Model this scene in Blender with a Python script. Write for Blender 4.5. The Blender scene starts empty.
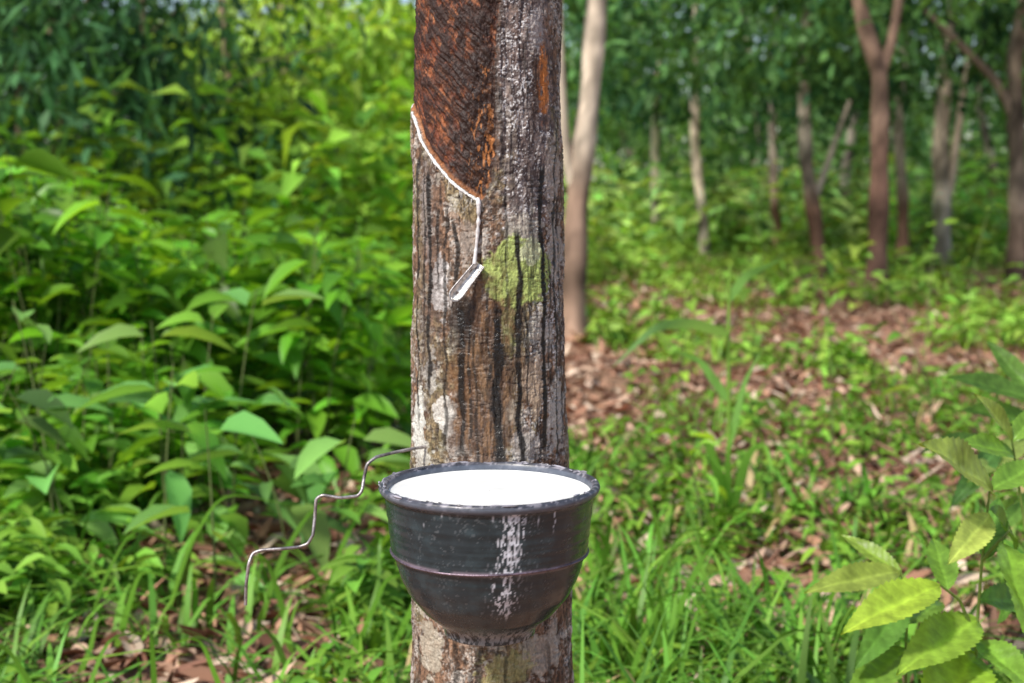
import bpy, math, numpy as np
from mathutils import Vector
rng=np.random.default_rng(11)
sc=bpy.context.scene
CZ=0.87; TY=1.42; F=1422.0; PIT=math.atan((341.5-185)/F)
# ---------------------------------------------------------------- helpers
def W(px,py,y):
    k=(341.5-py)/F; c,s=math.cos(PIT),math.sin(PIT)
    h=(k*y*c-y*s)/(c+k*s); D=y*c-h*s
    return np.array([(px-512)/F*D,y,CZ+h])
def vnoise(x,y,seed=0):
    T=np.random.default_rng(seed+100).random((256,256))
    xi=np.floor(x).astype(int); yi=np.floor(y).astype(int)
    fx=x-xi; fy=y-yi; fx=fx*fx*(3-2*fx); fy=fy*fy*(3-2*fy)
    a=T[xi&255,yi&255];b=T[(xi+1)&255,yi&255];c=T[xi&255,(yi+1)&255];d=T[(xi+1)&255,(yi+1)&255]
    return (a*(1-fx)+b*fx)*(1-fy)+(c*(1-fx)+d*fx)*fy
def fbm(x,y,seed=0,o=4):
    r=0;a=.5;t=0
    for i in range(o):
        r=r+a*vnoise(x*2**i+17.3*i,y*2**i+5.1*i,seed+i);t+=a;a*=.55
    return r/t
def ss(a,b,x):
    t=np.clip((x-a)/(b-a),0,1);return t*t*(3-2*t)
def mixc(c,d,t): return c*(1-t[...,None])+np.array(d)*t[...,None]
def norm(v): return v/np.maximum(np.linalg.norm(v,axis=-1,keepdims=True),1e-9)
class B:
    def __init__(s): s.v=[];s.f=[];s.c=[];s.m=[];s.n=0
    def add(s,v,f,c,m=0):
        v=np.asarray(v,float).reshape(-1,3);f=np.asarray(f,int).reshape(-1,4)
        c=np.broadcast_to(np.asarray(c,float),(len(v),3))
        s.v.append(v);s.f.append(f+s.n);s.c.append(c);s.m.append(np.full(len(f),m));s.n+=len(v)
    def obj(s,name,mats,smooth=True,extra=None,parent=None):
        v=np.concatenate(s.v);f=np.concatenate(s.f);c=np.concatenate(s.c);m=np.concatenate(s.m)
        me=bpy.data.meshes.new(name)
        me.vertices.add(len(v));me.vertices.foreach_set('co',v.ravel())
        me.loops.add(f.size);me.loops.foreach_set('vertex_index',f.ravel().astype(np.int32))
        me.polygons.add(len(f));me.polygons.foreach_set('loop_start',np.arange(0,f.size,4,dtype=np.int32))
        me.polygons.foreach_set('use_smooth',np.full(len(f),smooth))
        me.polygons.foreach_set('material_index',m.astype(np.int32))
        me.update(calc_edges=True)
        at=me.attributes.new('col','FLOAT_COLOR','POINT')
        at.data.foreach_set('color',np.concatenate([c,np.ones((len(c),1))],1).ravel())
        if extra is not None:
            a2=me.attributes.new('rgh','FLOAT','POINT');a2.data.foreach_set('value',extra.ravel())
        for q in mats: me.materials.append(q)
        o=bpy.data.objects.new(name,me);sc.collection.objects.link(o)
        if parent: o.parent=parent
        return o
def gridf(nu,nv,wrap=False):
    i=np.arange(nu-1)[:,None];j=np.arange(nv if wrap else nv-1)[None,:]
    j2=(j+1)%nv
    return np.stack([i*nv+j,i*nv+j2,(i+1)*nv+j2,(i+1)*nv+j],-1).reshape(-1,4)
def tube(b,path,rad,col,n=8,mat=0):
    P=np.asarray(path,float);m=len(P);rad=np.broadcast_to(rad,(m,))
    T=norm(np.gradient(P,axis=0));ref=np.array([0.13,1,0.21]) if abs(T[:,2]).mean()>.5 else np.array([0,0.2,1.])
    X=norm(np.cross(T,ref));Y=np.cross(T,X)
    a=np.linspace(0,2*np.pi,n,endpoint=False)
    v=P[:,None]+rad[:,None,None]*(np.cos(a)[None,:,None]*X[:,None]+np.sin(a)[None,:,None]*Y[:,None])
    col=np.asarray(col,float)
    if col.ndim==2: col=np.repeat(col,n,0)
    b.add(v,gridf(m,n,True),col,mat)
def smooth_path(pts,n,it=3):
    P=np.asarray(pts,float)
    d=np.r_[0,np.cumsum(np.linalg.norm(np.diff(P,axis=0),axis=1))]
    t=np.linspace(0,d[-1],n);Q=np.stack([np.interp(t,d,P[:,k]) for k in range(3)],1)
    for _ in range(it): Q[1:-1]=(Q[:-2]+2*Q[1:-1]+Q[2:])/4
    return Q
def leaves(b,pos,d,up,L,Wd,col,T=(0,.12,.35,.65,.88,1),S=(-1,0,1),fold=.25,droop=.3,mat=0,serr=0,vein=0,peak=.4,curl=0):
    N=len(pos);d=norm(d);r=norm(np.cross(d,up));n=np.cross(r,d)
    T=np.array(T,float);S=np.array(S,float)
    L=np.broadcast_to(L,(N,));Wd=np.broadcast_to(Wd,(N,))
    p=np.log(.5)/np.log(peak);w=np.sin(np.pi*np.clip(T,0,1)**p)**.85;w=np.maximum(w,.03)
    if serr: w=w*(1-serr*((T*16)%1))
    t=T[:,None]+0*S[None];s=S[None]+0*T[:,None];ww=w[:,None]*s
    lx=ww[None]*Wd[:,None,None]*.5
    ly=t[None]*L[:,None,None]
    dr=np.broadcast_to(droop,(N,))
    lz=np.abs(lx)*fold*2-(dr*L)[:,None,None]*t[None]**2+curl*np.sin(t*11+s*2)[None]*Wd[:,None,None]
    if vein:
        vh=np.clip(1-4*np.abs(((t-np.abs(s)*.12)*9)%1-.5)*1.6,0,1);lz=lz-(vh*.02)[None]*Wd[:,None,None]
    v=pos[:,None,None]+lx[...,None]*r[:,None,None]+ly[...,None]*d[:,None,None]+lz[...,None]*n[:,None,None]
    nt,ns=len(T),len(S);g=gridf(nt,ns)
    f=g[None]+(np.arange(N)*nt*ns)[:,None,None]
    c=np.broadcast_to(col[:,None,None],(N,nt,ns,3)).copy()
    if vein:
        vv=np.maximum(np.clip(1-np.abs(s)*9,0,1),vh*.6)
        c=c*(1+vein*vv)[None,...,None]
    else: c[:,:,ns//2]*=1.15
    b.add(v,f,c.reshape(-1,3),mat)
def cheap(b,pos,d,up,L,Wd,col,mat=0):
    N=len(pos);d=norm(d);r=norm(np.cross(d,up));n=np.cross(r,d)
    L=np.broadcast_to(L,(N,))[:,None];Wd=np.broadcast_to(Wd,(N,))[:,None]
    v=np.stack([pos,pos+d*L*.45+r*Wd*.5+n*Wd*.12,pos+d*L-n*L*.1,pos+d*L*.45-r*Wd*.5+n*Wd*.12],1)
    f=np.arange(N*4).reshape(N,4)
    b.add(v,f,np.repeat(col,4,0),mat)
def gz(x,y): return (fbm(np.asarray(x)*.7+40,np.asarray(y)*.7+40,3)-.5)*.10+(fbm(np.asarray(x)*.12+40,np.asarray(y)*.12+40,9)-.5)*.25*ss(4,14,np.asarray(y))
def cvar(base,N,v=.3,hue=.15):
    c=np.array(base)[None]*(1+v*(rng.random((N,1))*2-1))
    c[:,0]*=1+hue*2*(rng.random(N)-.35);return c
# ---------------------------------------------------------------- materials
def nodes(m):
    m.use_nodes=True;nt=m.node_tree;nt.nodes.clear();return nt,nt.nodes,nt.links
def attr_mat(name,rough=.6,spec=.3,trans=0,nscale=60,namt=.35,bump=0,bscale=200,stretch=(1,1,1),usergh=False,coat=0,bdist=.001,det=5):
    m=bpy.data.materials.new(name);nt,N,L=nodes(m)
    out=N.new('ShaderNodeOutputMaterial');p=N.new('ShaderNodeBsdfPrincipled')
    a=N.new('ShaderNodeAttribute');a.attribute_name='col'
    colout=a.outputs['Color']
    if namt or bump:
        tc=N.new('ShaderNodeTexCoord');mp=N.new('ShaderNodeMapping');mp.inputs['Scale'].default_value=stretch
        L.new(tc.outputs['Object'],mp.inputs[0])
    if namt:
        n=N.new('ShaderNodeTexNoise');n.inputs['Scale'].default_value=nscale;n.inputs['Detail'].default_value=det;L.new(mp.outputs[0],n.inputs[0])
        mr=N.new('ShaderNodeMapRange');mr.inputs[1].default_value=.3;mr.inputs[2].default_value=.7;mr.inputs[3].default_value=1-namt;mr.inputs[4].default_value=1+namt
        L.new(n.outputs[0],mr.inputs[0])
        mu=N.new('ShaderNodeVectorMath');mu.operation='SCALE';L.new(a.outputs['Color'],mu.inputs[0]);L.new(mr.outputs[0],mu.inputs['Scale'])
        colout=mu.outputs[0]
    L.new(colout,p.inputs['Base Color'])
    p.inputs['Roughness'].default_value=rough;p.inputs['Specular IOR Level'].default_value=spec
    p.inputs['Coat Weight'].default_value=coat;p.inputs['Coat Roughness'].default_value=.2
    if usergh:
        r=N.new('ShaderNodeAttribute');r.attribute_name='rgh';L.new(r.outputs['Fac'],p.inputs['Roughness'])
    if bump:
        n2=N.new('ShaderNodeTexNoise');n2.inputs['Scale'].default_value=bscale;n2.inputs['Detail'].default_value=4;L.new(mp.outputs[0],n2.inputs[0])
        bp=N.new('ShaderNodeBump');bp.inputs['Strength'].default_value=bump;bp.inputs['Distance'].default_value=bdist
        L.new(n2.outputs[0],bp.inputs['Height']);L.new(bp.outputs[0],p.inputs['Normal'])
    if trans:
        t=N.new('ShaderNodeBsdfTranslucent')
        s2=N.new('ShaderNodeVectorMath');s2.operation='MULTIPLY';s2.inputs[1].default_value=(1.6,1.35,.6);L.new(colout,s2.inputs[0])
        L.new(s2.outputs[0],t.inputs[0])
        mx=N.new('ShaderNodeMixShader');mx.inputs[0].default_value=trans;L.new(p.outputs[0],mx.inputs[1]);L.new(t.outputs[0],mx.inputs[2])
        L.new(mx.outputs[0],out.inputs[0])
    else: L.new(p.outputs[0],out.inputs[0])
    return m
M_leaf=attr_mat('leaf',.42,.4,trans=.42,namt=0)
M_leaf_far=attr_mat('canopy_leaf',.5,.25,trans=.35,namt=0)
M_grass=attr_mat('grass_blade',.5,.3,trans=.2,namt=0)
M_leaf_near=attr_mat('leaf_close',.38,.4,trans=.42,nscale=70,namt=.28,bump=.25,bscale=300,bdist=.001)
M_litter=attr_mat('dry_leaf',.7,.25,trans=0,namt=0)
M_bark=attr_mat('tree_bark',.85,.2,nscale=9,namt=.5,stretch=(1,1,.35),det=3)
M_trunk=attr_mat('rubber_bark',.8,.35,nscale=420,namt=.3,bump=.65,bscale=650,stretch=(1,1,.6),usergh=True,bdist=.0015)
M_bowl=attr_mat('glazed_black_plastic',.3,.6,nscale=90,namt=.2,bump=.10,bscale=120,usergh=True,bdist=.001)
M_wire=attr_mat('wire',.4,.5,nscale=300,namt=.4,bump=.3,bscale=900)
M_wire.node_tree.nodes['Principled BSDF'].inputs['Metallic'].default_value=.6
M_soil=attr_mat('soil',.95,.1,nscale=14,namt=.45,bump=.8,bscale=45,bdist=.02)
M_latex=attr_mat('latex',.25,.5,nscale=50,namt=.02,bump=.1,bscale=60)
# ---------------------------------------------------------------- main trunk
def xc(z): return np.interp(z,[.38,.7,1.05,3.5],[-.0205,-.0235,-.0250,.05])
def rad(z): return np.interp(z,[0,.15,.39,.72,1.04,3.6],[.105,.092,.0830,.0766,.0724,.062])
pys=np.linspace(-120,900,200);zs=np.array([W(487,q,1.345)[2] for q in pys])
def A(px): return math.asin(max(-1,min(1,(px-487)/76.5)))*76
def Zp(py): return np.interp(py,pys,zs)
NT=620
th=np.linspace(-np.pi,np.pi,NT,endpoint=False)
zr=np.concatenate([np.linspace(0,.36,30,endpoint=False),np.arange(.36,1.1,.0008),np.linspace(1.1008,3.6,70)])
TH,ZZ=np.meshgrid(th,zr)
U=TH*76
V=np.interp(ZZ,zs[::-1],pys[::-1],left=900,right=-120)
V=V+np.where(ZZ<zs[-1],(zs[-1]-ZZ)*1000,0)-np.where(ZZ>zs[0],(ZZ-zs[0])*1000,0)
n1=fbm(U/16,V/38,1);n2=fbm(U/2.6,V/13,2);n3=fbm(U/1.3,V/1.3,3,3);n4=fbm(U/6,V/10,4);n5=fbm(U/28,V/60,5)
n6=fbm(U/4.,V/4.5,8);n7=fbm(U/10,V/9,10)
fis=ss(.57,.68,fbm(U/3.2+3,V/32,6));crk=ss(.57,.65,fbm(U/9,V/2.4,7))*ss(.4,.6,n7)
col=np.zeros(U.shape+(3,))+np.array([.225,.130,.080])
col=mixc(col,(.34,.255,.20),ss(.47,.62,n1)*.75)
col=mixc(col,(.090,.050,.031),ss(.49,.59,n4)*.85)
col=mixc(col,(.52,.47,.42),ss(.56,.62,n7)*.75)
col=mixc(col,(.26,.24,.12),ss(.53,.66,n5)*.45)
col*=(.65+.7*n2)[...,None]*(.45+1.1*n3)[...,None]*(.6+.8*n6)[...,None]
col=mixc(col,(.030,.020,.016),fis*.65);col=mixc(col,(.045,.028,.022),crk*.65)
spk=ss(.62,.72,vnoise(U/1.6,V/1.8,17));col=mixc(col,(.58,.55,.51),spk*.5*ss(.4,.6,n1))
spk2=ss(.66,.76,vnoise(U/2.4+50,V/3.2,18));col=mixc(col,(.03,.022,.018),spk2*.6)
rgh=np.full(U.shape,.75)
def blob(cx,cy,rx,ry,seed,edge=.25,sc_=6.,amp=1.2):
    dx=(U-A(cx))/rx;dy=(V-cy)/ry
    d=np.sqrt(dx*dx+dy*dy)+(fbm(U/sc_,V/sc_,seed)-.5)*amp
    return 1-ss(1-edge,1+edge,d)
g=blob(528,100,34,150,11,.3)
col=mixc(col,np.array([.225,.185,.185]),g*.6)
col=mixc(col,(.075,.052,.048),g*ss(.47,.58,n4)*.75)
rows=np.abs(np.sin(V*1.1+9*fbm(U/7,V/16,12)))
dots=ss(.60,.70,vnoise(U/1.6,V/1.8,13))*ss(.0,.7,rows)*ss(.35,.55,fbm(U/8,V/12,16))
msk=np.clip(blob(518,100,24,150,11,.4)+.9*blob(548,290,20,170,15,.4)+.5*blob(510,430,30,60,19,.4),0,1)
col=mixc(col,(.76,.74,.74),dots*msk*.9)
for (cx,cy,rx,ry,a,c) in [(419,432,14,34,1,(.62,.62,.57)),(447,418,12,17,1,(.60,.57,.52)),(441,287,12,30,1,(.56,.53,.52)),(432,375,8,24,.7,(.46,.44,.41)),
   (531,388,15,30,.8,(.42,.31,.22)),(524,235,22,22,.7,(.47,.43,.36)),(556,250,18,30,.75,(.47,.42,.37)),(553,420,16,36,.8,(.50,.46,.42)),(430,655,16,24,.8,(.44,.39,.31)),(535,655,26,22,.7,(.44,.39,.33)),
   (552,180,12,36,.6,(.44,.38,.33)),(520,445,14,18,.8,(.46,.41,.38)),(427,215,8,46,.55,(.44,.40,.39)),(500,668,24,16,.7,(.33,.31,.13)),(508,415,9,14,.8,(.40,.33,.26)),(470,240,10,18,.5,(.42,.36,.31)),(455,445,10,12,.7,(.48,.44,.40)),(545,340,10,18,.7,(.49,.44,.39)),(424,470,14,26,.8,(.50,.48,.43)),(533,330,8,14,.6,(.50,.46,.40)),(537,30,9,24,.6,(.45,.41,.40))]:
    m_=blob(cx,cy,rx,ry,int(cx),.09,7.,1.5);col=mixc(col,c,m_*a*(.5+.9*n3).clip(0,1))
gl=blob(517,272,37,35,31,.08,9.,.7)
col=mixc(col,(.37,.45,.13),gl*.97*(.66+.7*n3).clip(0,1));col=mixc(col,(.60,.61,.40),blob(530,252,15,13,32,.2)*.8)
col=mixc(col,(.33,.38,.13),blob(507,330,9,24,33,.3)*.6)
col=mixc(col,(.52,.18,.045),blob(544,78,8,36,41,.3,5.)*.95*ss(.36,.5,n2+.05));col=mixc(col,(.07,.035,.022),blob(536,88,5,36,42,.3)*.75)
wet=blob(484,385,36,115,51,.35,9.)*ss(.22,.5,fbm(U/4,V/40,52)+.12)
col=mixc(col,(.070,.033,.016),wet*.87);col=mixc(col,(.24,.13,.06),wet*ss(.52,.62,fbm(U/3,V/20,55))*.5);rgh-=.3*wet
w2=blob(462,318,13,26,53,.4);col=mixc(col,(.022,.015,.012),w2*.85)
w3=blob(430,250,18,150,54,.4)*.5;col=mixc(col,(.095,.065,.055),w3)
drips=[(419,150,440,2.0,.9),(425,160,330,1.5,.8),(431,165,410,2.8,.95),(440,190,300,1.8,.8),(447,200,460,1.7,.8),(457,215,300,3.0,.9),(463,300,470,3.0,.92),(470,310,460,1.6,.8),
 (476,325,480,1.4,.7),(497,300,480,4.6,.98),(489,280,400,1.4,.8),(506,190,330,1.5,.7),(517,225,480,3.2,.97),(524,300,420,1.4,.8),(531,170,300,1.8,.7),(541,160,470,3.2,.98),(548,250,400,1.5,.7),(554,120,480,2.4,.9),(559,200,460,1.6,.7),(512,120,210,1.3,.5),(502,80,180,1.6,.6),(527,20,120,1.4,.6),
 (455,630,740,3,.7),(475,640,800,3,.8),(540,640,740,2,.6),(420,640,760,2,.6),(560,600,760,2,.6),(500,650,800,2,.6)]
for i,(x,y0,y1,w,a) in enumerate(drips):
    cx=A(x)+(vnoise(V/28.,V*0+i,60)-.5)*5;ww=w*(.55+.9*vnoise(V/12.,V*0+i*3.3,61))
    d=np.abs(U-cx)/ww
    brk=ss(.12,.35,vnoise(V/9,V*0+i*1.7,62)+.12)
    mk=(1-ss(.6,1.3,d+.7*(n3-.5)))*ss(y0,y0+12,V)*(1-ss(y1-25,y1,V))*a*brk
    col=mixc(col,(.012,.010,.009),mk);rgh-=.3*mk
# tapping panel
lt=np.array([-2.6*76,-2.0*76,-1.52*76,A(415),A(424),A(437),A(455),A(470),A(480),A(482)])
lv=np.array([50,90,106,115,139,161,182,194,200,201])
VL=np.interp(U,lt,lv)
bx=np.interp(V,[-300,0,60,150,185,200],[A(503),A(502),A(498),A(498),A(492),A(484)])+(fbm(V/5,V*0+2,71)-.5)*5
dpan=np.minimum(np.minimum(VL-V,bx-U),U+2.6*76);dpan=np.minimum(dpan,V+270)
pan=ss(0,2.2,dpan)
dist=VL-V
sd=-(V-1.05*(U-A(415)))*.72   # across the knife marks
al=(U+V)*.7
wob=9*fbm(U/20,V/20,73)
st=fbm((sd+wob)/2.3+200,al/18,72,4);st2=fbm((sd+wob)/6+200,al/40,74,3)
pc=np.zeros_like(col)+np.array([.165,.046,.020])
pc=mixc(pc,(.36,.125,.048),ss(.50,.66,st2)*.75);pc=mixc(pc,(.034,.012,.009),ss(.46,.57,st)*.88)
pc=mixc(pc,(.50,.21,.09),ss(.61,.71,fbm((sd+wob)/1.5+330,al/16,69))*.55)
bz=blob(480,125,32,95,75,.4,8.)*ss(.26,.5,fbm(U/5,V/18,76)+.12);pc=mixc(pc,(.020,.010,.008),bz*.92)
bz2=blob(486,140,15,65,77,.3,6.)*ss(.55,.63,fbm(U/2.5,V/7,78));pc=mixc(pc,(.50,.19,.055),bz2*.75)
pc=mixc(pc,(.030,.015,.012),ss(.43,.56,fbm(U/9,V/14,79))*.92*ss(170,30,V))
pc=mixc(pc,(.030,.015,.012),ss(.50,.58,n4)*.7)
pc=mixc(pc,(.40,.16,.06),(1-ss(2,8,dist))*.7)
pc*=(.45+1.0*n3)[...,None]
col=col*(1-pan[...,None])+pc*pan[...,None];rgh=rgh*(1-pan)+(.66-.15*bz)*pan
edge=np.exp(-(dpan/1.6)**2);col=mixc(col,(.04,.024,.018),edge*.65*(bx-U<8))
disp=(n5-.5)*6+(n1-.5)*2.6+(n2-.5)*1.0+(n3-.5)*.8+(n6-.5)*1.8-fis*.9-crk*.9+dots*msk*.35+gl*.4
dpn=-3.6*ss(0,3.5,dpan)+(st-.5)*3.6+(n5-.5)*6+(n3-.5)*.8+(n4-.5)*4.0
disp=disp*(1-pan)+dpn*pan
disp+=2.0*np.exp(-((dpan+3)/3.)**2)*(bx-U<10)
R=rad(ZZ)+disp/1000
X=xc(ZZ)+R*np.sin(TH);Y=TY-R*np.cos(TH)
def surfT(t,z,off=0.):
    j=int(np.argmin(abs(zr-z)));i=int(np.argmin(abs(th-t)));r=R[j,i]+off
    return np.array([float(xc(z))+r*math.sin(t),TY-r*math.cos(t),z])
def surf(px,py,off=.0): return surfT(A(px)/76,float(Zp(py)),off)
def empty(name):
    e=bpy.data.objects.new(name,None);sc.collection.objects.link(e);return e
tree=empty('rubber_tree')
b=B();b.add(np.stack([X,Y,ZZ],-1),gridf(len(zr),NT,True),np.clip(col,0,1).reshape(-1,3))
b.obj('trunk',[M_trunk],extra=np.clip(rgh,.2,1),parent=tree)
def limbs_and_leaves(b,top,r0,cz,cr,nl,leafL,cols,nb=5,clump=.30,droopy=.6,bcol=(.3,.24,.19)):
    tips=[]
    for i in range(nb):
        a=i*2*np.pi/nb+rng.random()*.8;rr=cr[0]*(.5+.4*rng.random());zt=max(top[2]+.4,cz)+cr[1]*(rng.random()*.9)
        e=np.array([top[0]+rr*math.cos(a),top[1]+rr*math.sin(a),zt])
        mid=(top+e)/2+np.array([rng.normal()*.1,rng.normal()*.1,-.12*cr[1]])
        p=smooth_path([top,mid,e],9);tube(b,p,np.linspace(r0*.5,r0*.12,9),bcol,6,1);tips+=[e,mid]
        for k in range(2):
            e2=mid+(e-mid)*.5+rng.normal(size=3)*cr[0]*.35;tube(b,smooth_path([mid,(mid+e2)/2+[0,0,.05],e2],5),np.linspace(r0*.25,r0*.07,5),bcol,5,1);tips.append(e2)
    nc=max(8,nl//45)
    cc=rng.normal(size=(nc,3));cc=norm(cc)*rng.random((nc,1))**.4
    cc=np.array([top[0],top[1],cz])+cc*np.array([cr[0],cr[0],cr[1]])
    cc[:len(tips)]=np.array(tips)[:nc]
    ci=rng.integers(0,nc,nl);pos=cc[ci]+rng.normal(size=(nl,3))*clump*np.array([1,1,.6])
    d=rng.normal(size=(nl,3))*.8;d[:,2]-=droopy
    up=rng.normal(size=(nl,3))*.5+[0,0,1]
    k=rng.random(nc)[ci];c=np.array(cols[0])*(1-k[:,None])+np.array(cols[1])*k[:,None];c*=(.6+.8*rng.random((nl,1)))
    cheap(b,pos,d,up,leafL*(.6+.7*rng.random(nl)),leafL*.38*(.7+.6*rng.random(nl)),c,0)
b=B();limbs_and_leaves(b,np.array([.05,TY,3.55]),.06,5.2,(1.3,1.2),1500,.15,((.06,.14,.04),(.10,.24,.04)))
b.obj('crown',[M_leaf_far,M_bark],parent=tree)
# latex line, drip
b=B()
us=np.concatenate([np.linspace(-2.2*76,-1.52*76,8),[A(q) for q in (413,415,419,424,430,437,446,455,464,472,480)]])
pts=[surfT(u/76,float(Zp(np.interp(u,lt,lv)+1)),-.0009 if u<-1.5*76 else .0008) for u in us]+[surf(480.5,206,.001)]
p=smooth_path(pts,190,4);p+=rng.normal(size=p.shape)*.00018
kk=np.arange(190)
w=.0008+.0014*fbm(kk/6.,kk*0.,81,3)
tube(b,p,w,np.array((.82,.81,.80))*(.7+.35*vnoise(kk/3.,kk*0.,84))[:,None],10)
p=smooth_path([surf(479,198,.001),surf(480,205,.0015),surf(479.5,222,.0015),surf(477.5,245,.002),surf(476,264,.005)],70)
w=.0008+.0014*vnoise(np.arange(70)/5.,np.zeros(70),82);w[:8]+=.0008
tube(b,p,w,np.array((.72,.68,.68))*(.7+.4*vnoise(np.arange(70)/3.,np.zeros(70),85))[:,None],10)
for i in range(14):
    t=rng.random();x=430+50*t;y=np.interp(x,[430,437,455,480],[149,160,182,201])+rng.random()*4
    q=surf(x,y,.0003);tube(b,[q,q+[0,-.0004,-.002],q+[0,-.0002,-.003-.004*rng.random()]],[.0006,.0005,.0002],(.50,.48,.46),6)
b.obj('latex_stream',[M_latex],parent=tree)
# spout
b=B()
p0=surf(480,264,.002);p1=surf(460,299,.020)
d=norm(p1-p0);r=norm(np.cross(d,np.array([.25,-1,.2])));n=np.cross(r,d)
if n[1]>0:n=-n
tt=np.linspace(0,1,24);aa=np.linspace(-1,1,15)
def wd_(t): return .0064*(.75+.25*t)*(1 if t<.8 else math.sqrt(max(.05,1-((t-.8)/.205)**2)))
def trough(off,inner):
    v=[];c=[]
    for t in tt:
        w=wd_(t)
        for a in aa:
            v.append(p0+(p1-p0)*t+r*w*a+n*(abs(a)**2*.004*(1-.3*t)+off))
            k=vnoise(np.array([t*9.]),np.array([a*2+5.]),83)[0]
            m_=1 if inner and abs(a)<.8 and k>.25 else 0
            c.append(np.array([.66,.62,.58])*m_+np.array([.33,.30,.30])*(1-m_) if k>.2 else [.16,.10,.07])
    b.add(v,gridf(24,15),c)
trough(.0,True);trough(-.0008,False)
for sgn in (-1,1):
    path=[p0+(p1-p0)*t+r*wd_(t)*sgn+n*.0038*(1-.3*t) for t in tt]
    tube(b,path,.0007,(.40,.38,.38),6)
q=p0+(p1-p0)*.95
tube(b,smooth_path([q+n*.001,p1+n*.0005,p1+[0,0,-.003],p1+[0,0,-.006]],8),[.0020,.0022,.0018,.0015,.0013,.001,.0008,.0004],(.70,.68,.66),8)
b.obj('tapping_spout',[M_wire])
# ---------------------------------------------------------------- bowl
BX=(489.5-512)/F*1.2716;BY=1.248;BZ=CZ-.264
prof=np.array([(.0,-.132),(.034,-.1325),(.0375,-.1385),(.0405,-.138),(.0415,-.132),(.0445,-.1275),(.0580,-.1165),(.0715,-.100),(.0805,-.082),(.0846,-.068),(.0878,-.0595),(.0892,-.045),(.0914,-.028),(.0932,-.0125),(.0936,-.0085),(.0962,-.0075),(.0984,-.0055),(.0990,-.0022),(.0978,.0002),(.0955,.0010),(.0928,.0002),(.0912,-.002),(.0898,-.010),(.088,-.03),(.083,-.06),(.06,-.1),(.03,-.122),(.0,-.124)])
dd=np.r_[0,np.cumsum(np.linalg.norm(np.diff(prof,axis=0),axis=1))]
tq=np.linspace(0,dd[-1],330);PR=np.interp(tq,dd,prof[:,0]);PZ=np.interp(tq,dd,prof[:,1])
for _ in range(4):
    PR[1:-1]=(PR[:-2]+2*PR[1:-1]+PR[2:])/4;PZ[1:-1]=(PZ[:-2]+2*PZ[1:-1]+PZ[2:])/4
outer=(tq<np.interp(15,np.arange(len(dd)),dd)).astype(float)
NB=400;ba=np.linspace(-np.pi,np.pi,NB,endpoint=False)
BA,Q=np.meshgrid(ba,tq);RR=PR[:,None]+0*BA;Zb=PZ[:,None]+0*BA;OU=outer[:,None]+0*BA
ribs=((fbm(Zb*230+20,BA*.0+3,89,3)-.5)*.0012+(fbm(Zb*330+20,BA*.7+9,88,2)-.5)*.0004)*OU*ss(-.12,-.05,Zb)*(1-ss(-.016,-.011,Zb))
RR=RR+ribs+(fbm(BA*3+9,Zb*40+9,90)-.5)*.0009*(RR>.02)
RR+=.0011*np.exp(-((Zb+.0605)/.0016)**2)*OU
um=BA*95;vm=-Zb*1000
bc=np.zeros(BA.shape+(3,))+np.array([.018,.029,.036])
bn=fbm(um/14+40,vm/12,91);bf=fbm(um/1.6+90,vm/1.6,92,3)
bc=mixc(bc,(.031,.050,.060),ss(.45,.7,bn)*.7)
br=np.full(BA.shape,.18)+.12*bn
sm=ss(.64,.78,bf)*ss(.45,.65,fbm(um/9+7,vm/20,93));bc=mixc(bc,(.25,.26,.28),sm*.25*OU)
rimm=ss(-.010,-.005,Zb)*(RR>.09);rn=fbm(um/5+60,vm/3,94)
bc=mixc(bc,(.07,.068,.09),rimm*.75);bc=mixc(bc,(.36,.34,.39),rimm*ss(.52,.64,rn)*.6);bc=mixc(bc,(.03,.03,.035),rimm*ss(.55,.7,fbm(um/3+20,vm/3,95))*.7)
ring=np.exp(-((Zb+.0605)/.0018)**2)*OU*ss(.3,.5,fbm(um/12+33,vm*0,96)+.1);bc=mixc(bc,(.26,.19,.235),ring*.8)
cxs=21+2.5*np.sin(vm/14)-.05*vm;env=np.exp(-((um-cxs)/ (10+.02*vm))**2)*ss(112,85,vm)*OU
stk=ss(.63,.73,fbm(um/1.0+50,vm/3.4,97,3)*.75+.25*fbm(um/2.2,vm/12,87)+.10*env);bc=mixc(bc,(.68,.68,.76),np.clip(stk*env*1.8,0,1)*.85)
for (c0,y0,y1,w_) in [(20,8,62,1.0),(27,8,45,.9),(14,10,36,.8),(21,60,108,1.1),(15,55,85,.8),(24,30,58,.8),(9,30,60,.5),(30,40,75,.5),(-60,8,25,.6),(45,8,22,.5),(-25,8,16,.7),(62,8,30,.5),(-40,8,19,.5),(5,8,18,.5)]:
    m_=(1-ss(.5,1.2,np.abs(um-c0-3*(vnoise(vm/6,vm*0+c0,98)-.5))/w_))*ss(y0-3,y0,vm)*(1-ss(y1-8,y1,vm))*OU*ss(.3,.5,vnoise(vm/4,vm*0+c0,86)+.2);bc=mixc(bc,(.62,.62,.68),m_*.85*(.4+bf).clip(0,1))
dep=ss(-.118,-.127,Zb)*OU*ss(.42,.6,fbm(um/6+11,vm/4,99));bc=mixc(bc,(.42,.42,.44),dep*.45)
inn=(1-OU)*(Zb<-.002);bc=mixc(bc,(.10,.115,.15),inn*.8)
br=np.clip(br+.15*rimm+.25*sm+.2*ring,.2,.9)
XX=BX+RR*np.sin(BA);YY=BY-RR*np.cos(BA)
cup=empty('latex_collection_bowl')
b=B();b.add(np.stack([XX,YY,BZ+Zb],-1),gridf(330,NB,True),bc.reshape(-1,3));b.obj('bowl',[M_bowl],extra=br,parent=cup)
b=B();rr=np.linspace(0.0005,.0902,60);RRR,AAA=np.meshgrid(rr,ba[::2],indexing='ij')
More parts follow.
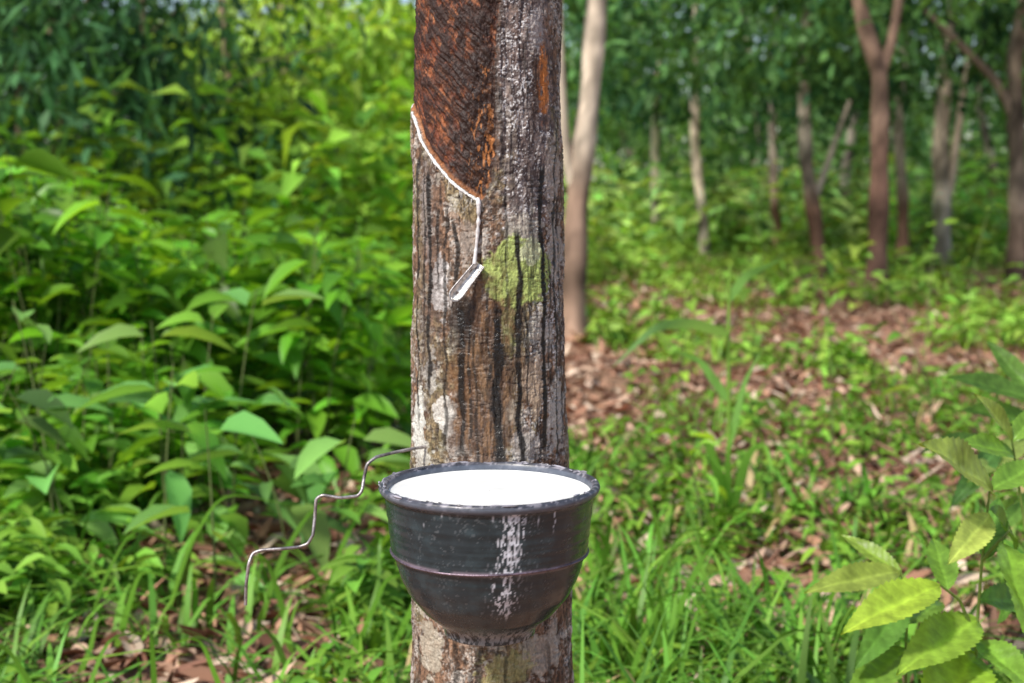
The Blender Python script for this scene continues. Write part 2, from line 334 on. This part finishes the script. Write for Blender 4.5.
zz=-.0075+.0009*ss(.086,.0902,RRR)+(fbm(RRR*np.cos(AAA)*40+20,RRR*np.sin(AAA)*40+20,101)-.5)*.0005
b.add(np.stack([BX+RRR*np.sin(AAA),BY-RRR*np.cos(AAA),BZ+zz],-1),gridf(60,200,True),(.90,.90,.875));b.obj('liquid_latex',[M_latex],parent=cup)
b=B()
for i in range(70):
    a=rng.random()*6.28;ln=rng.random()*.12+.03;aa2=np.linspace(a,a+ln,6);rr2=.0955+rng.normal()*.0018
    tube(b,np.stack([BX+rr2*np.sin(aa2),BY-rr2*np.cos(aa2),BZ+.0004+0*aa2],1),np.array([.0002,.0007,.0009,.0008,.0006,.0002])*(.5+rng.random()*.7),np.array((.38,.36,.41))*(.2+rng.random()),6)
b.obj('dried_latex_crust',[M_latex],parent=cup)
# wire holder
b=B()
wp=[(430,446,1.375),(411,449,1.36),(392,453,1.345),(376,457,1.33),(367,464,1.325),(364,478,1.325),(362,491,1.32),(358,496,1.32),(340,498,1.315),(322,495,1.315),(316,499,1.315),(315,515,1.315),(313,535,1.31),(308,544,1.31),(299,547,1.31),(280,549,1.305),(262,550,1.305),(253,553,1.305),(249,562,1.30),(246,585,1.30),(245.5,605,1.30)]
p=smooth_path([W(*q) for q in wp],140,1)
cw=np.array((.36,.33,.33))*(.5+.9*vnoise(np.arange(140)/5.,np.zeros(140),110))[:,None]
tube(b,p,.0016,cw,8)
an=np.linspace(0,2*np.pi,100)
tube(b,np.stack([BX+.0883*np.sin(an),BY-.0883*np.cos(an),BZ-.0605+.0006*np.sin(an*3)],1),.0011,np.array((.20,.15,.185))*(.5+.9*vnoise(an*6,an*0,111))[:,None],8)
for sx in (-.05,.05):
    tube(b,smooth_path([[BX+sx,BY+.0735,BZ-.0605],[BX+sx*.8,BY+.088,BZ-.05],[BX+sx*.9,BY+.11,BZ-.045],[-.023+sx*1.4,TY,BZ-.045]],14),.0014,(.25,.2,.2),6)
b.obj('wire_bowl_holder',[M_wire])
# ---------------------------------------------------------------- ground
gx=np.unique(np.concatenate([np.linspace(-300,-14,20),np.linspace(-14,14,240),np.linspace(14,300,20)]))
gy=np.unique(np.concatenate([np.linspace(-60,-2,10),np.linspace(-2,22,220),np.linspace(22,400,30)]))
GY,GX=np.meshgrid(gy,gx,indexing='ij');GZ=gz(GX,GY)+(fbm(GX*5+99,GY*5+99,5)-.5)*.02
gmix=ss(.42,.62,fbm(GX*.8+60,GY*.8+60,21));gc=np.zeros(GX.shape+(3,))+np.array([.36,.21,.145]);gc=mixc(gc,(.25,.15,.09),gmix*.7);gc=mixc(gc,(.19,.26,.07),ss(10,16,GY)*.5)
b=B();b.add(np.stack([GX,GY,GZ],-1),gridf(len(gy),len(gx)),gc.reshape(-1,3));b.obj('ground',[M_soil])
def scat(N,x0,x1,y0,y1,p=1.):
    y=y0+(y1-y0)*rng.random(N)**p;hw=.42*y+.5;x=np.clip(-hw,x0,x1)+(np.clip(hw,x0,x1)-np.clip(-hw,x0,x1))*rng.random(N);return x,y
N=30000;x,y=scat(N,-9,9,1.4,15,1.2);pos=np.stack([x,y,gz(x,y)+.012+.02*rng.random(N)],1)
a=rng.random(N)*6.28;d=np.stack([np.cos(a),np.sin(a),rng.normal(size=N)*.25],1);up=rng.normal(size=(N,3))*.4+[0,0,1]
pal=np.array([(.48,.26,.17),(.58,.39,.28),(.21,.10,.065),(.66,.51,.39),(.47,.27,.175),(.32,.165,.105)]);c=pal[rng.integers(0,6,N)]*(.5+.6*rng.random((N,1)))
b=B();leaves(b,pos,d,up,.035+.065*rng.random(N),.018+.022*rng.random(N),c,T=(0,.25,.6,1),fold=.4,droop=.35*rng.normal(size=N));
for i in range(160):
    yy=rng.uniform(2.2,7);xx=rng.uniform(-.4,.4)*yy;q=np.array([xx,yy,float(gz(xx,yy))+.03]);a=rng.random()*6.28;l=rng.uniform(.08,.3);v_=np.array([math.cos(a),math.sin(a),0])*l
    tube(b,[q,q+v_*.5+[0,0,.01],q+v_+[0,0,rng.normal()*.01]],[.003,.0025,.001],(.30,.22,.16),5)
b.obj('leaf_litter',[M_litter])
def cover(x,y):
    k=fbm(x*1.5+30,y*1.2+30,22)
    path=np.exp(-((x-(.22+.18*y))/(.15+.16*y))**2)*(1-ss(10,13,y))
    p2=np.exp(-((x+.10*y)/(.10*y))**2)*(1-ss(4.2,5.2,y))
    return k-.075*path*ss(2.3,3.2,y)-.07*p2+.05*ss(8,11,y)
def blades(b,x,y,h,w,bend,col):
    N=len(x);T=np.array([0,.3,.6,.85,1.]);a=rng.random(N)*6.28;ld=np.stack([np.cos(a),np.sin(a),0*a],1);sd=np.stack([-np.sin(a),np.cos(a),0*a],1)
    base=np.stack([x,y,gz(x,y)-.005],1)
    c=base[:,None]+ld[:,None]*(h*bend)[:,None,None]*(T**1.8)[None,:,None]+np.array([0,0,1.])*(h[:,None]*(T[None]-.42*bend[:,None]*T[None]**3))[...,None]
    wd=(np.array([.7,1,.85,.5,.05])[None]*w[:,None])[...,None]*sd[:,None]*.5
    v=np.stack([c-wd,c+wd],2);g=gridf(5,2);f=g[None]+(np.arange(N)*10)[:,None,None]
    cc=np.broadcast_to(col[:,None,None],(N,5,2,3))
    b.add(v,f,cc.reshape(-1,3))
def tufts(b,nt,x0,x1,y0,y1,per,hm,wm,thr,p=1.2,base=(.13,.30,.028)):
    x,y=scat(nt,x0,x1,y0,y1,p);s=cover(x,y)>thr-.12*rng.random(nt)**1.5;x=x[s];y=y[s]
    N=len(x)*per;x=np.repeat(x,per)+rng.normal(size=N)*.035;y=np.repeat(y,per)+rng.normal(size=N)*.035
    hh=np.repeat(.4+1.1*rng.random(N//per)**1.3,per)
    c=cvar(base,N,.5,.3);dry=rng.random(N)<.09;c[dry]=(.50,.38,.18)
    blades(b,x,y,hm*hh*(.5+.8*rng.random(N)),wm*(.5+rng.random(N)),.35+1.0*rng.random(N),c)
b=B()
tufts(b,2400,-6,6,1.75,6.5,10,.11,.008,.55)
tufts(b,1000,-6,6,1.75,4.2,7,.15,.014,.55,base=(.14,.32,.036))
tufts(b,4200,-11,11,6,22,9,.13,.013,.51,1.0,base=(.20,.38,.045))
n=42;x=rng.uniform(.08,.6,n);y=rng.uniform(1.85,2.7,n)
for i in range(n):
    k=9;blades(b,x[i]+rng.normal(size=k)*.03,y[i]+rng.normal(size=k)*.03,.13+.2*rng.random(k),.005+.009*rng.random(k),.3+.8*rng.random(k),cvar((.13,.31,.036),k,.4,.2))
n=42;x=rng.uniform(-.95,-.1,n);y=rng.uniform(2.0,2.9,n)
for i in range(n):
    k=8;blades(b,x[i]+rng.normal(size=k)*.03,y[i]+rng.normal(size=k)*.03,.10+.12*rng.random(k),.006+.01*rng.random(k),.4+.8*rng.random(k),cvar((.13,.31,.036),k,.4,.2))
b.obj('grass',[M_grass])
def weeds(b,n,x0,x1,y0,y1,thr,size,hm,base,p=1.2):
    x,y=scat(n,x0,x1,y0,y1,p);s=cover(x,y)+.08*(vnoise(x*4+50,y*4+50,23)-.5)>thr-.1*rng.random(n);x=x[s];y=y[s];n=len(x);per=9
    hh=hm*(.4+rng.random(n));N=n*per;X_=np.repeat(x,per);Y_=np.repeat(y,per);H=np.repeat(hh,per)*(.3+.7*rng.random(N))
    a=rng.random(N)*6.28;pos=np.stack([X_,Y_,gz(X_,Y_)+H],1);d=np.stack([np.cos(a),np.sin(a),.3*rng.normal(size=N)],1);pos+=d*.01
    leaves(b,pos,d,rng.normal(size=(N,3))*.3+[0,0,1],size*(.6+.8*rng.random(N)),size*.5*(.6+.6*rng.random(N)),cvar(base,N,.4,.2),T=(0,.2,.5,.8,1),droop=.3)
b=B();weeds(b,1900,-6,6,2.0,7,.50,.05,.09,(.16,.34,.036));weeds(b,2300,-9,10,6,20,.50,.09,.16,(.23,.43,.06),1.)
weeds(b,300,-2.2,-.1,2.6,3.8,.46,.07,.16,(.15,.33,.04))
b.obj('forest_floor_weeds',[M_grass])
# ---------------------------------------------------------------- shrubs
def shrubs(b,x,y,h,lf,nodes_,base,lean=.25,stems=True,T=(0,.15,.4,.7,.9,1),t0=.1,sr=.0035):
    n=len(x);a0=rng.random(n)*6.28;ln=lean*h*rng.random(n);lx=np.cos(a0)*ln;ly=np.sin(a0)*ln;g0=gz(x,y)
    kk=1.0*rng.random(n)+.45
    for k in range(nodes_):
        t=t0+(1-t0)*(k+rng.random(n)*.6)/nodes_
        for q in range(2):
            a=a0+k*2.4+q*3.14+rng.normal(size=n)*.35
            pos=np.stack([x+lx*t*t,y+ly*t*t,g0+h*t],1)
            d=np.stack([np.cos(a),np.sin(a),.15+.35*rng.normal(size=n)],1)
            off=(.02+.14*(1-t)*rng.random(n))[:,None];pos=pos+norm(d)*off
            L_=lf*(.45+1.0*rng.random(n));c=cvar(base,n,.35,.25)*kk[:,None]
            leaves(b,pos,d,rng.normal(size=(n,3))*.3+[0,0,1],L_,L_*(.38+.16*rng.random(n)),c,T=T,droop=.15+.35*rng.random(n),fold=.3)
    if stems:
        for i in range(n):
            tt=np.linspace(0,1,6);tube(b,np.stack([x[i]+lx[i]*tt**2,y[i]+ly[i]*tt**2,g0[i]+h[i]*tt],1),np.linspace(sr,.0012,6),(.14,.17,.06),5,1)
b=B()
n=370;y=3.9+3.2*rng.random(n)**1.1;x=-(.08*y+.0+ (.43*y)*rng.random(n)**.85)
pxs=512+F*x/y
top=np.interp(pxs,[-100,0,60,110,160,240,300,360,420],[165,140,145,180,210,175,205,225,235])
h=(CZ-(top+25*rng.random(n)-185)/F*y)*(.58+.42*rng.random(n)**.6)
shrubs(b,x,y,h,.115,12,(.145,.37,.03))
n=80;y=3.3+.9*rng.random(n);x=-(.20*y+.28*y*rng.random(n));shrubs(b,x,y,.15+.38*rng.random(n),.10,6,(.135,.34,.035))
b.obj('undergrowth_shrubs',[M_leaf,M_bark])
b=B()
n=200;y=7+6*rng.random(n);x=-(.02*y+.46*y*rng.random(n));shrubs(b,x,y,.9+.6*rng.random(n),.19,9,(.20,.42,.05),stems=False,T=(0,.4,1))
n=420;y=17+9*rng.random(n);x=-1+ (y*.45+1)*rng.random(n);shrubs(b,x,y,.4+1.0*rng.random(n)**1.4,.28,8,(.34,.58,.18),stems=False,T=(0,.4,1))
n=40;y=9+6*rng.random(n);x=.5+ (y*.4)*rng.random(n);shrubs(b,x,y,.2+.3*rng.random(n),.16,6,(.25,.47,.08),stems=False,T=(0,.4,1))
b.obj('background_bushes',[M_leaf_far,M_bark])
b=B()
x=np.array([1.05,1.9,.62,1.5,2.4,.45,2.0,1.2]);y=np.array([4.6,6.5,5.2,5.0,7.5,3.3,5.2,7.0]);shrubs(b,x,y,np.array([.62,.8,.5,.45,.8,.32,.55,.7]),.075,5,(.20,.42,.05),lean=.5,t0=.3,sr=.004)
b.obj('young_saplings',[M_leaf,M_bark])
# ---------------------------------------------------------------- background rubber trees
def rubber(name,path,r0,r1,crownz,cr,nl,leafL,cols,pal,nb=5,forks=(),split=.25,flare=.35):
    b=B();P=smooth_path(path,60);t=np.linspace(0,1,60);rr=r0*(1-t)+r1*t;rr=rr*(1+flare*np.exp(-t*22))*(1+.09*np.sin(t*33+path[0][0]*7))
    k=vnoise(t*16+path[0][0]*3,t*0+path[0][1],120)[:,None];lo=ss(split-.08,split+.08,t+.14*(k[:,0]-.5))[:,None]
    c=np.array(pal[0])*(1-lo)+np.array(pal[1])*lo;c=c*(.35+1.1*k)
    cc=np.repeat(c,12,0)*(.5+1.0*vnoise(np.repeat(t,12)*40,np.tile(np.arange(12),60)*.9,121))[:,None]
    tube(b,P,rr,(0,0,0),12,1);b.c[-1]=cc
    for f in forks: tube(b,smooth_path(f,14),np.linspace(r1*.85,r1*.45,14),pal[1],8,1)
    limbs_and_leaves(b,P[-1],r1*1.1,crownz,cr,nl,leafL,cols,nb,bcol=pal[1])
    return b.obj(name,[M_leaf_far,M_bark])
DK=((.03,.10,.045),(.15,.33,.10));LG=((.10,.25,.08),(.27,.48,.13))
def base(px,y): 
    x=(px-512)/F*y;return np.array([x,y,float(gz(x,y))-.03])
red=(.24,.13,.09);cream=(.64,.52,.41);gry=(.46,.39,.32);dkb=(.17,.115,.085);mid=(.32,.21,.155)
def pt(px,py,y): return W(px,py,y)
def up(px,y,z): return np.array([(px-512)/F*y,y,z])
rubber('rubber_tree',[base(575,7.6),pt(573,300,7.6),pt(574,250,7.6),pt(577,200,7.6),pt(583,150,7.6),pt(590,90,7.6),pt(597,0,7.6),up(606,7.6,3.)],.072,.042,4.6,(1.7,1.2),1500,.16,DK,(mid,cream),forks=[(pt(577,195,7.6),pt(566,170,7.6),pt(560,90,7.5),pt(556,-60,7.4)),(pt(596,8,7.6),pt(604,-10,7.6),pt(640,-90,7.6))],split=.33)
rubber('rubber_tree',[base(877,10.8),pt(879,200,10.8),pt(880,120,10.8),pt(880,72,10.8),pt(870,45,10.8),pt(858,0,10.8),up(850,10.8,3.2)],.080,.050,4.2,(1.9,1.3),1900,.16,DK,((.20,.11,.08),(.28,.18,.13)),forks=[(pt(880,76,10.8),pt(893,44,10.8),pt(900,-10,10.8),pt(915,-160,10.8))],split=.4)
rubber('rubber_tree',[base(1017,12.3),pt(1018,200,12.3),pt(1016,120,12.3),pt(1014,60,12.3),up(1024,12.3,3.1)],.085,.055,4.2,(2.0,1.3),1900,.17,DK,(dkb,(.26,.20,.155)),forks=[(pt(1016,124,12.3),pt(1000,84,12.3),pt(960,44,12.2),pt(925,10,12.2))])
rubber('rubber_tree',[base(943,15.5),pt(942,210,15.5),pt(940,150,15.5),pt(946,60,15.5),up(950,15.5,3.2)],.10,.065,4.3,(2.2,1.5),1700,.18,DK,(gry,cream),forks=[(pt(940,215,15.5),pt(951,190,15.5),pt(955,150,15.5),pt(968,60,15.5))])
rubber('rubber_tree',[base(822,12.6),pt(815,220,12.6),pt(806,165,12.6),pt(803,90,12.6),up(805,12.6,3.1)],.070,.040,4.2,(2.0,1.3),1900,.17,DK,(red,gry),forks=[(pt(812,205,12.6),pt(822,180,12.6),pt(832,150,12.6),pt(850,100,12.6))],split=.3)
rubber('rubber_tree',[base(903,16.5),pt(903,200,16.5),pt(898,130,16.5),pt(905,40,16.5),up(905,16.5,3.4)],.07,.05,4.6,(2.2,1.4),1500,.19,DK,(red,gry))
rubber('rubber_tree',[base(776,17.5),pt(775,210,17.5),pt(772,120,17.5),up(770,17.5,3.4)],.06,.04,4.7,(2.2,1.5),1500,.19,LG,(red,gry))
rubber('rubber_tree',[base(704,17),pt(703,220,17),pt(695,150,17),up(690,17,3.3)],.065,.045,4.6,(2.2,1.5),1500,.19,DK,(gry,cream))
rubber('rubber_tree',[base(656,19),pt(656,220,19),pt(655,130,19),up(660,19,3.4)],.065,.045,4.8,(2.3,1.5),1300,.2,DK,(gry,cream))
for px,y in [(745,24),(850,21),(985,20),(622,26),(1080,17),(1130,12),(1050,26)]:
    j=lambda:rng.normal()*11
    rubber('rubber_tree',[base(px,y),base(px+j(),y)+[0,0,1.],base(px+j(),y)+[0,0,2.],base(px+j(),y)+[0,0,3.6]],rng.uniform(.055,.1),.045,5.2,(2.2,1.6),900,.24,DK if y<24 else LG,(mid if px%20 else gry,gry))
def mass(name,n,x0f,x1f,y0,y1,z0,z1,L,cols,nc,clump,zp=1.,wr=.36,dz=.5):
    cy=y0+(y1-y0)*rng.random(nc);cx=(x0f+(x1f-x0f)*rng.random(nc))*cy;cz=z0+(z1-z0)*rng.random(nc)**zp
    ci=rng.integers(0,nc,n);sz=(.4+1.2*rng.random(nc))[ci][:,None]
    pos=np.stack([cx,cy,cz],1)[ci]+rng.normal(size=(n,3))*clump*sz*np.array([1,1,.55]);pos[:,2]=np.maximum(pos[:,2],.02)
    d=rng.normal(size=(n,3))*.8;d[:,2]-=dz;up_=rng.normal(size=(n,3))*.5+[0,0,1]
    k=rng.random(nc)[ci][:,None]**1.6;c=(np.array(cols[0])*(1-k)+np.array(cols[1])*k)*(.5+1.0*rng.random((n,1)))
    b=B();cheap(b,pos,d,up_,L*(.5+.9*rng.random(n)),L*wr*(.7+.6*rng.random(n)),c);return b.obj(name,[M_leaf_far])
mass('plantation_canopy_foliage',17000,.04,.50,11,20,1.75,3.3,.17,((.03,.105,.045),(.20,.42,.12)),290,.30)
mass('distant_trees',17000,-.6,.65,27,36,0,5.6,.40,((.12,.26,.11),(.34,.54,.20)),400,.65,1.5)  # leaf colours lightened to stand in for distance haze
mass('distant_undergrowth',15000,-.05,.6,23,30,.2,3.1,.34,((.09,.22,.09),(.32,.54,.18)),330,.52,1.1)
mass('forest_tree_foliage',15000,-.5,-.19,7.5,12,.6,3.2,.16,((.012,.045,.025),(.14,.35,.13)),170,.30,1.,.26,.8)  # clump colours carry painted depth shade at the dark end, highlights at the pale
mass('sun_toned_tree_foliage',13000,-.24,-.03,11,18,.2,2.4,.20,((.18,.38,.05),(.50,.72,.12)),180,.36)  # sunlight painted in as bright yellow-green leaf colour
b=B()
for px,y,r in [(60,10,.07),(150,11,.05),(290,13,.07),(335,15,.08),(230,12,.04),(20,9,.04)]:
    q=base(px,y);tube(b,smooth_path([q,q+[.05,0,1.5],q+[-.1,.1,3.],q+[.15,.1,4.5]],20),np.linspace(r,r*.5,20),(.26,.19,.13),8,1)
    for k in range(5):
        z=1+rng.random()*2.4;s=q+[0,0,z];tube(b,smooth_path([s,s+[rng.normal()*.5,rng.normal()*.4,.4],s+[rng.normal()*1.,rng.normal()*.6,.9]],8),np.linspace(r*.3,r*.08,8),(.22,.17,.12),5,1)
b.obj('forest_tree_trunks',[M_leaf_far,M_bark])
# ---------------------------------------------------------------- foreground plant on the right
Ts=np.linspace(0,1,65);Ss=np.linspace(-1,1,11)
def pl(name,stems,lv,colr):
    b=B()
    for s in stems: tube(b,smooth_path([W(*q) for q in s],24),np.linspace(.0028,.0013,24),(.24,.34,.09),7,0)
    for (bx_,by_,bd,tx,ty,td,w,cm) in lv:
        p0=W(bx_,by_,bd);p1=W(tx,ty,td);d=(p1-p0);L=np.linalg.norm(d)
        upv=np.array([[rng.normal()*.25,-.75,.8]])
        c=np.array([colr])*np.array(cm)*rng.uniform(.85,1.15)
        leaves(b,p0[None],d[None],upv,L*1.06,L*w*1.02,c,T=Ts,S=Ss,fold=.2,droop=.12,serr=.15,vein=.4,peak=.42,curl=.03)
    b.obj(name,[M_leaf_near])
G=(1,1,1);Yl=(1.9,1.3,1.8);Dg=(.7,.8,1)
pl('serrated_leaf_plant',[[(974,760,1.62),(976,640,1.62),(982,560,1.61),(990,488,1.60)],[(976,640,1.62),(960,600,1.6),(940,585,1.58)],[(982,560,1.61),(1000,540,1.6),(1010,530,1.6)],[(905,760,1.70),(906,640,1.70),(908,600,1.70),(900,570,1.70)],[(1040,760,1.7),(1034,600,1.7),(1024,520,1.7),(1012,440,1.7)]],
 [(992,492,1.60,938,440,1.52,.46,Yl),(991,490,1.60,1044,458,1.64,.40,G),(990,515,1.60,955,556,1.54,.42,(2.4,1.55,2.4)),(990,510,1.60,1024,545,1.66,.38,G),
  (1002,542,1.60,1042,640,1.50,.50,(1.3,1.25,1)),(985,560,1.61,1000,495,1.68,.35,Dg),(940,586,1.58,852,620,1.50,.36,(1.7,1.3,1)),(948,590,1.59,935,535,1.66,.42,G),
  (978,620,1.62,908,660,1.52,.40,(1.3,1.1,1)),(977,640,1.62,1034,684,1.53,.46,G),(976,655,1.62,930,722,1.50,.52,(1.5,1.3,1)),(975,660,1.62,1004,735,1.53,.46,Dg),(980,600,1.61,1040,600,1.66,.38,Dg),
  (900,572,1.70,816,584,1.64,.30,Yl),(902,575,1.70,845,532,1.74,.30,(1.5,1.2,1.3)),(907,600,1.70,862,660,1.62,.34,Dg),(906,625,1.70,944,596,1.78,.36,G),(906,650,1.70,852,695,1.60,.38,G),(907,640,1.70,950,674,1.62,.38,G),
  (1012,440,1.70,985,395,1.66,.36,Yl),(1012,442,1.70,1046,400,1.72,.4,G),(1014,455,1.70,968,438,1.64,.34,G),(1018,480,1.70,1062,500,1.66,.4,G),(1020,500,1.7,985,520,1.76,.38,G),(1026,540,1.7,1066,560,1.66,.42,G),(1030,590,1.7,992,620,1.76,.4,Dg)],(.20,.38,.055))
pl('broadleaf_sapling',[[(1045,700,2.25),(1040,560,2.25),(1032,390,2.25)],[(1036,480,2.25),(1010,450,2.23),(985,440,2.2)]],
 [(1032,400,2.25,960,372,2.2,.30,G),(1034,395,2.25,990,340,2.3,.3,G),(1030,440,2.25,975,470,2.15,.3,Yl),(985,440,2.2,930,445,2.15,.3,G),(1000,446,2.2,955,500,2.15,.32,Dg),(1036,490,2.25,1000,530,2.2,.3,G),(1032,400,2.25,1070,350,2.3,.3,G),(1036,460,2.25,1080,470,2.2,.3,G),(1034,420,2.25,970,405,2.2,.3,G)],(.20,.38,.07))
def longblade(b,pts,w,c):
    P=smooth_path(pts,20);T_=norm(np.gradient(P,axis=0));s=norm(np.cross(T_,np.array([.2,1,.35])));t=np.linspace(0,1,20);ww=(w*np.sin(np.pi*(.08+.92*t)**.6)+.0004)[:,None]/2
    b.add(np.stack([P-s*ww,P+np.array([0,0,-.15])*ww,P+s*ww],1),gridf(20,3),c)
b=B()
tube(b,smooth_path([W(728,540,3.6),W(729,420,3.6),W(728,330,3.6),W(730,265,3.6)],16),np.linspace(.006,.0035,16),(.30,.50,.09),6)
for q,w,c in [([(728,335,3.6),(690,322,3.5),(655,326,3.45),(612,368,3.4)],.032,(.32,.58,.20)),([(729,300,3.6),(745,276,3.6),(785,258,3.65)],.024,(.26,.52,.12)),([(728,400,3.6),(700,360,3.6),(670,350,3.6)],.024,(.26,.52,.12)),
  ([(728,450,3.6),(745,380,3.6),(765,345,3.6)],.018,(.26,.52,.12)),([(728,520,3.5),(712,450,3.4),(700,430,3.4),(690,470,3.3)],.024,(.22,.46,.07)),([(730,520,3.5),(748,450,3.4),(765,440,3.4),(775,480,3.3)],.024,(.22,.46,.07)),([(728,520,3.5),(728,450,3.4),(735,420,3.4)],.02,(.22,.46,.07)),([(730,520,3.5),(722,470,3.4),(705,450,3.4)],.018,(.22,.46,.07))]:
    longblade(b,[W(*z) for z in q],w,c)
b.obj('tall_weed',[M_leaf])
b=B()
for i in range(60):
    px=rng.choice([rng.uniform(585,700),rng.uniform(700,860),rng.uniform(0,400)],p=[.45,.15,.4]);yy=rng.uniform(1.9,3.0);q=base(px,yy);L_=rng.uniform(.2,.38);a=rng.random()*6.28;l=np.array([math.cos(a),math.sin(a)*.6,0])
    longblade(b,[q,q+[l[0]*.06,l[1]*.06,L_*.5],q+l*L_*.35+[0,0,L_*.8],q+l*L_*.75+[0,0,L_*.72]],rng.uniform(.006,.013),np.array((.16,.35,.04))*rng.uniform(.7,1.4))
b.obj('long_grass_blades',[M_leaf])
b=B()
x=-np.array([.75,.62,.5,.95,1.05,.82,.4,1.2,.68]);y=np.array([3.0,2.9,3.1,3.0,3.2,3.3,3.2,3.1,3.4]);shrubs(b,x,y,np.array([.5,.42,.35,.48,.6,.55,.35,.5,.62]),.13,5,(.17,.37,.09),lean=.5)
b.obj('broadleaf_sapling',[M_leaf,M_bark])
# ---------------------------------------------------------------- light, world, camera
el=math.radians(47);rot=math.radians(222)
sv=Vector((math.sin(rot)*math.cos(el),math.cos(rot)*math.cos(el),math.sin(el)))
w=bpy.data.worlds.new("World");sc.world=w;w.use_nodes=True;nt=w.node_tree
bg=nt.nodes['Background'];sk=nt.nodes.new('ShaderNodeTexSky');sk.sky_type='NISHITA';sk.sun_disc=False;sk.sun_elevation=el;sk.sun_rotation=rot;sk.air_density=1.;sk.dust_density=1.2;sk.ozone_density=1.
nt.links.new(sk.outputs[0],bg.inputs[0]);bg.inputs[1].default_value=.15
ld=bpy.data.lights.new('sun','SUN');ld.energy=4.8;ld.angle=math.radians(6);ld.color=(1,.95,.86)
lo_=bpy.data.objects.new('sun',ld);sc.collection.objects.link(lo_);lo_.rotation_euler=sv.to_track_quat('Z','Y').to_euler()
cd=bpy.data.cameras.new('camera');cam=bpy.data.objects.new('camera',cd);sc.collection.objects.link(cam);sc.camera=cam
cam.location=(0,0,CZ);cam.rotation_euler=(math.pi/2-PIT,0,0)
cd.sensor_width=36;cd.lens=F/1024*36;cd.clip_end=1000;cd.clip_start=.05
cd.dof.use_dof=True;cd.dof.focus_distance=1.27;cd.dof.aperture_fstop=7
sc.view_settings.view_transform='Standard';sc.view_settings.look='None';sc.view_settings.exposure=0
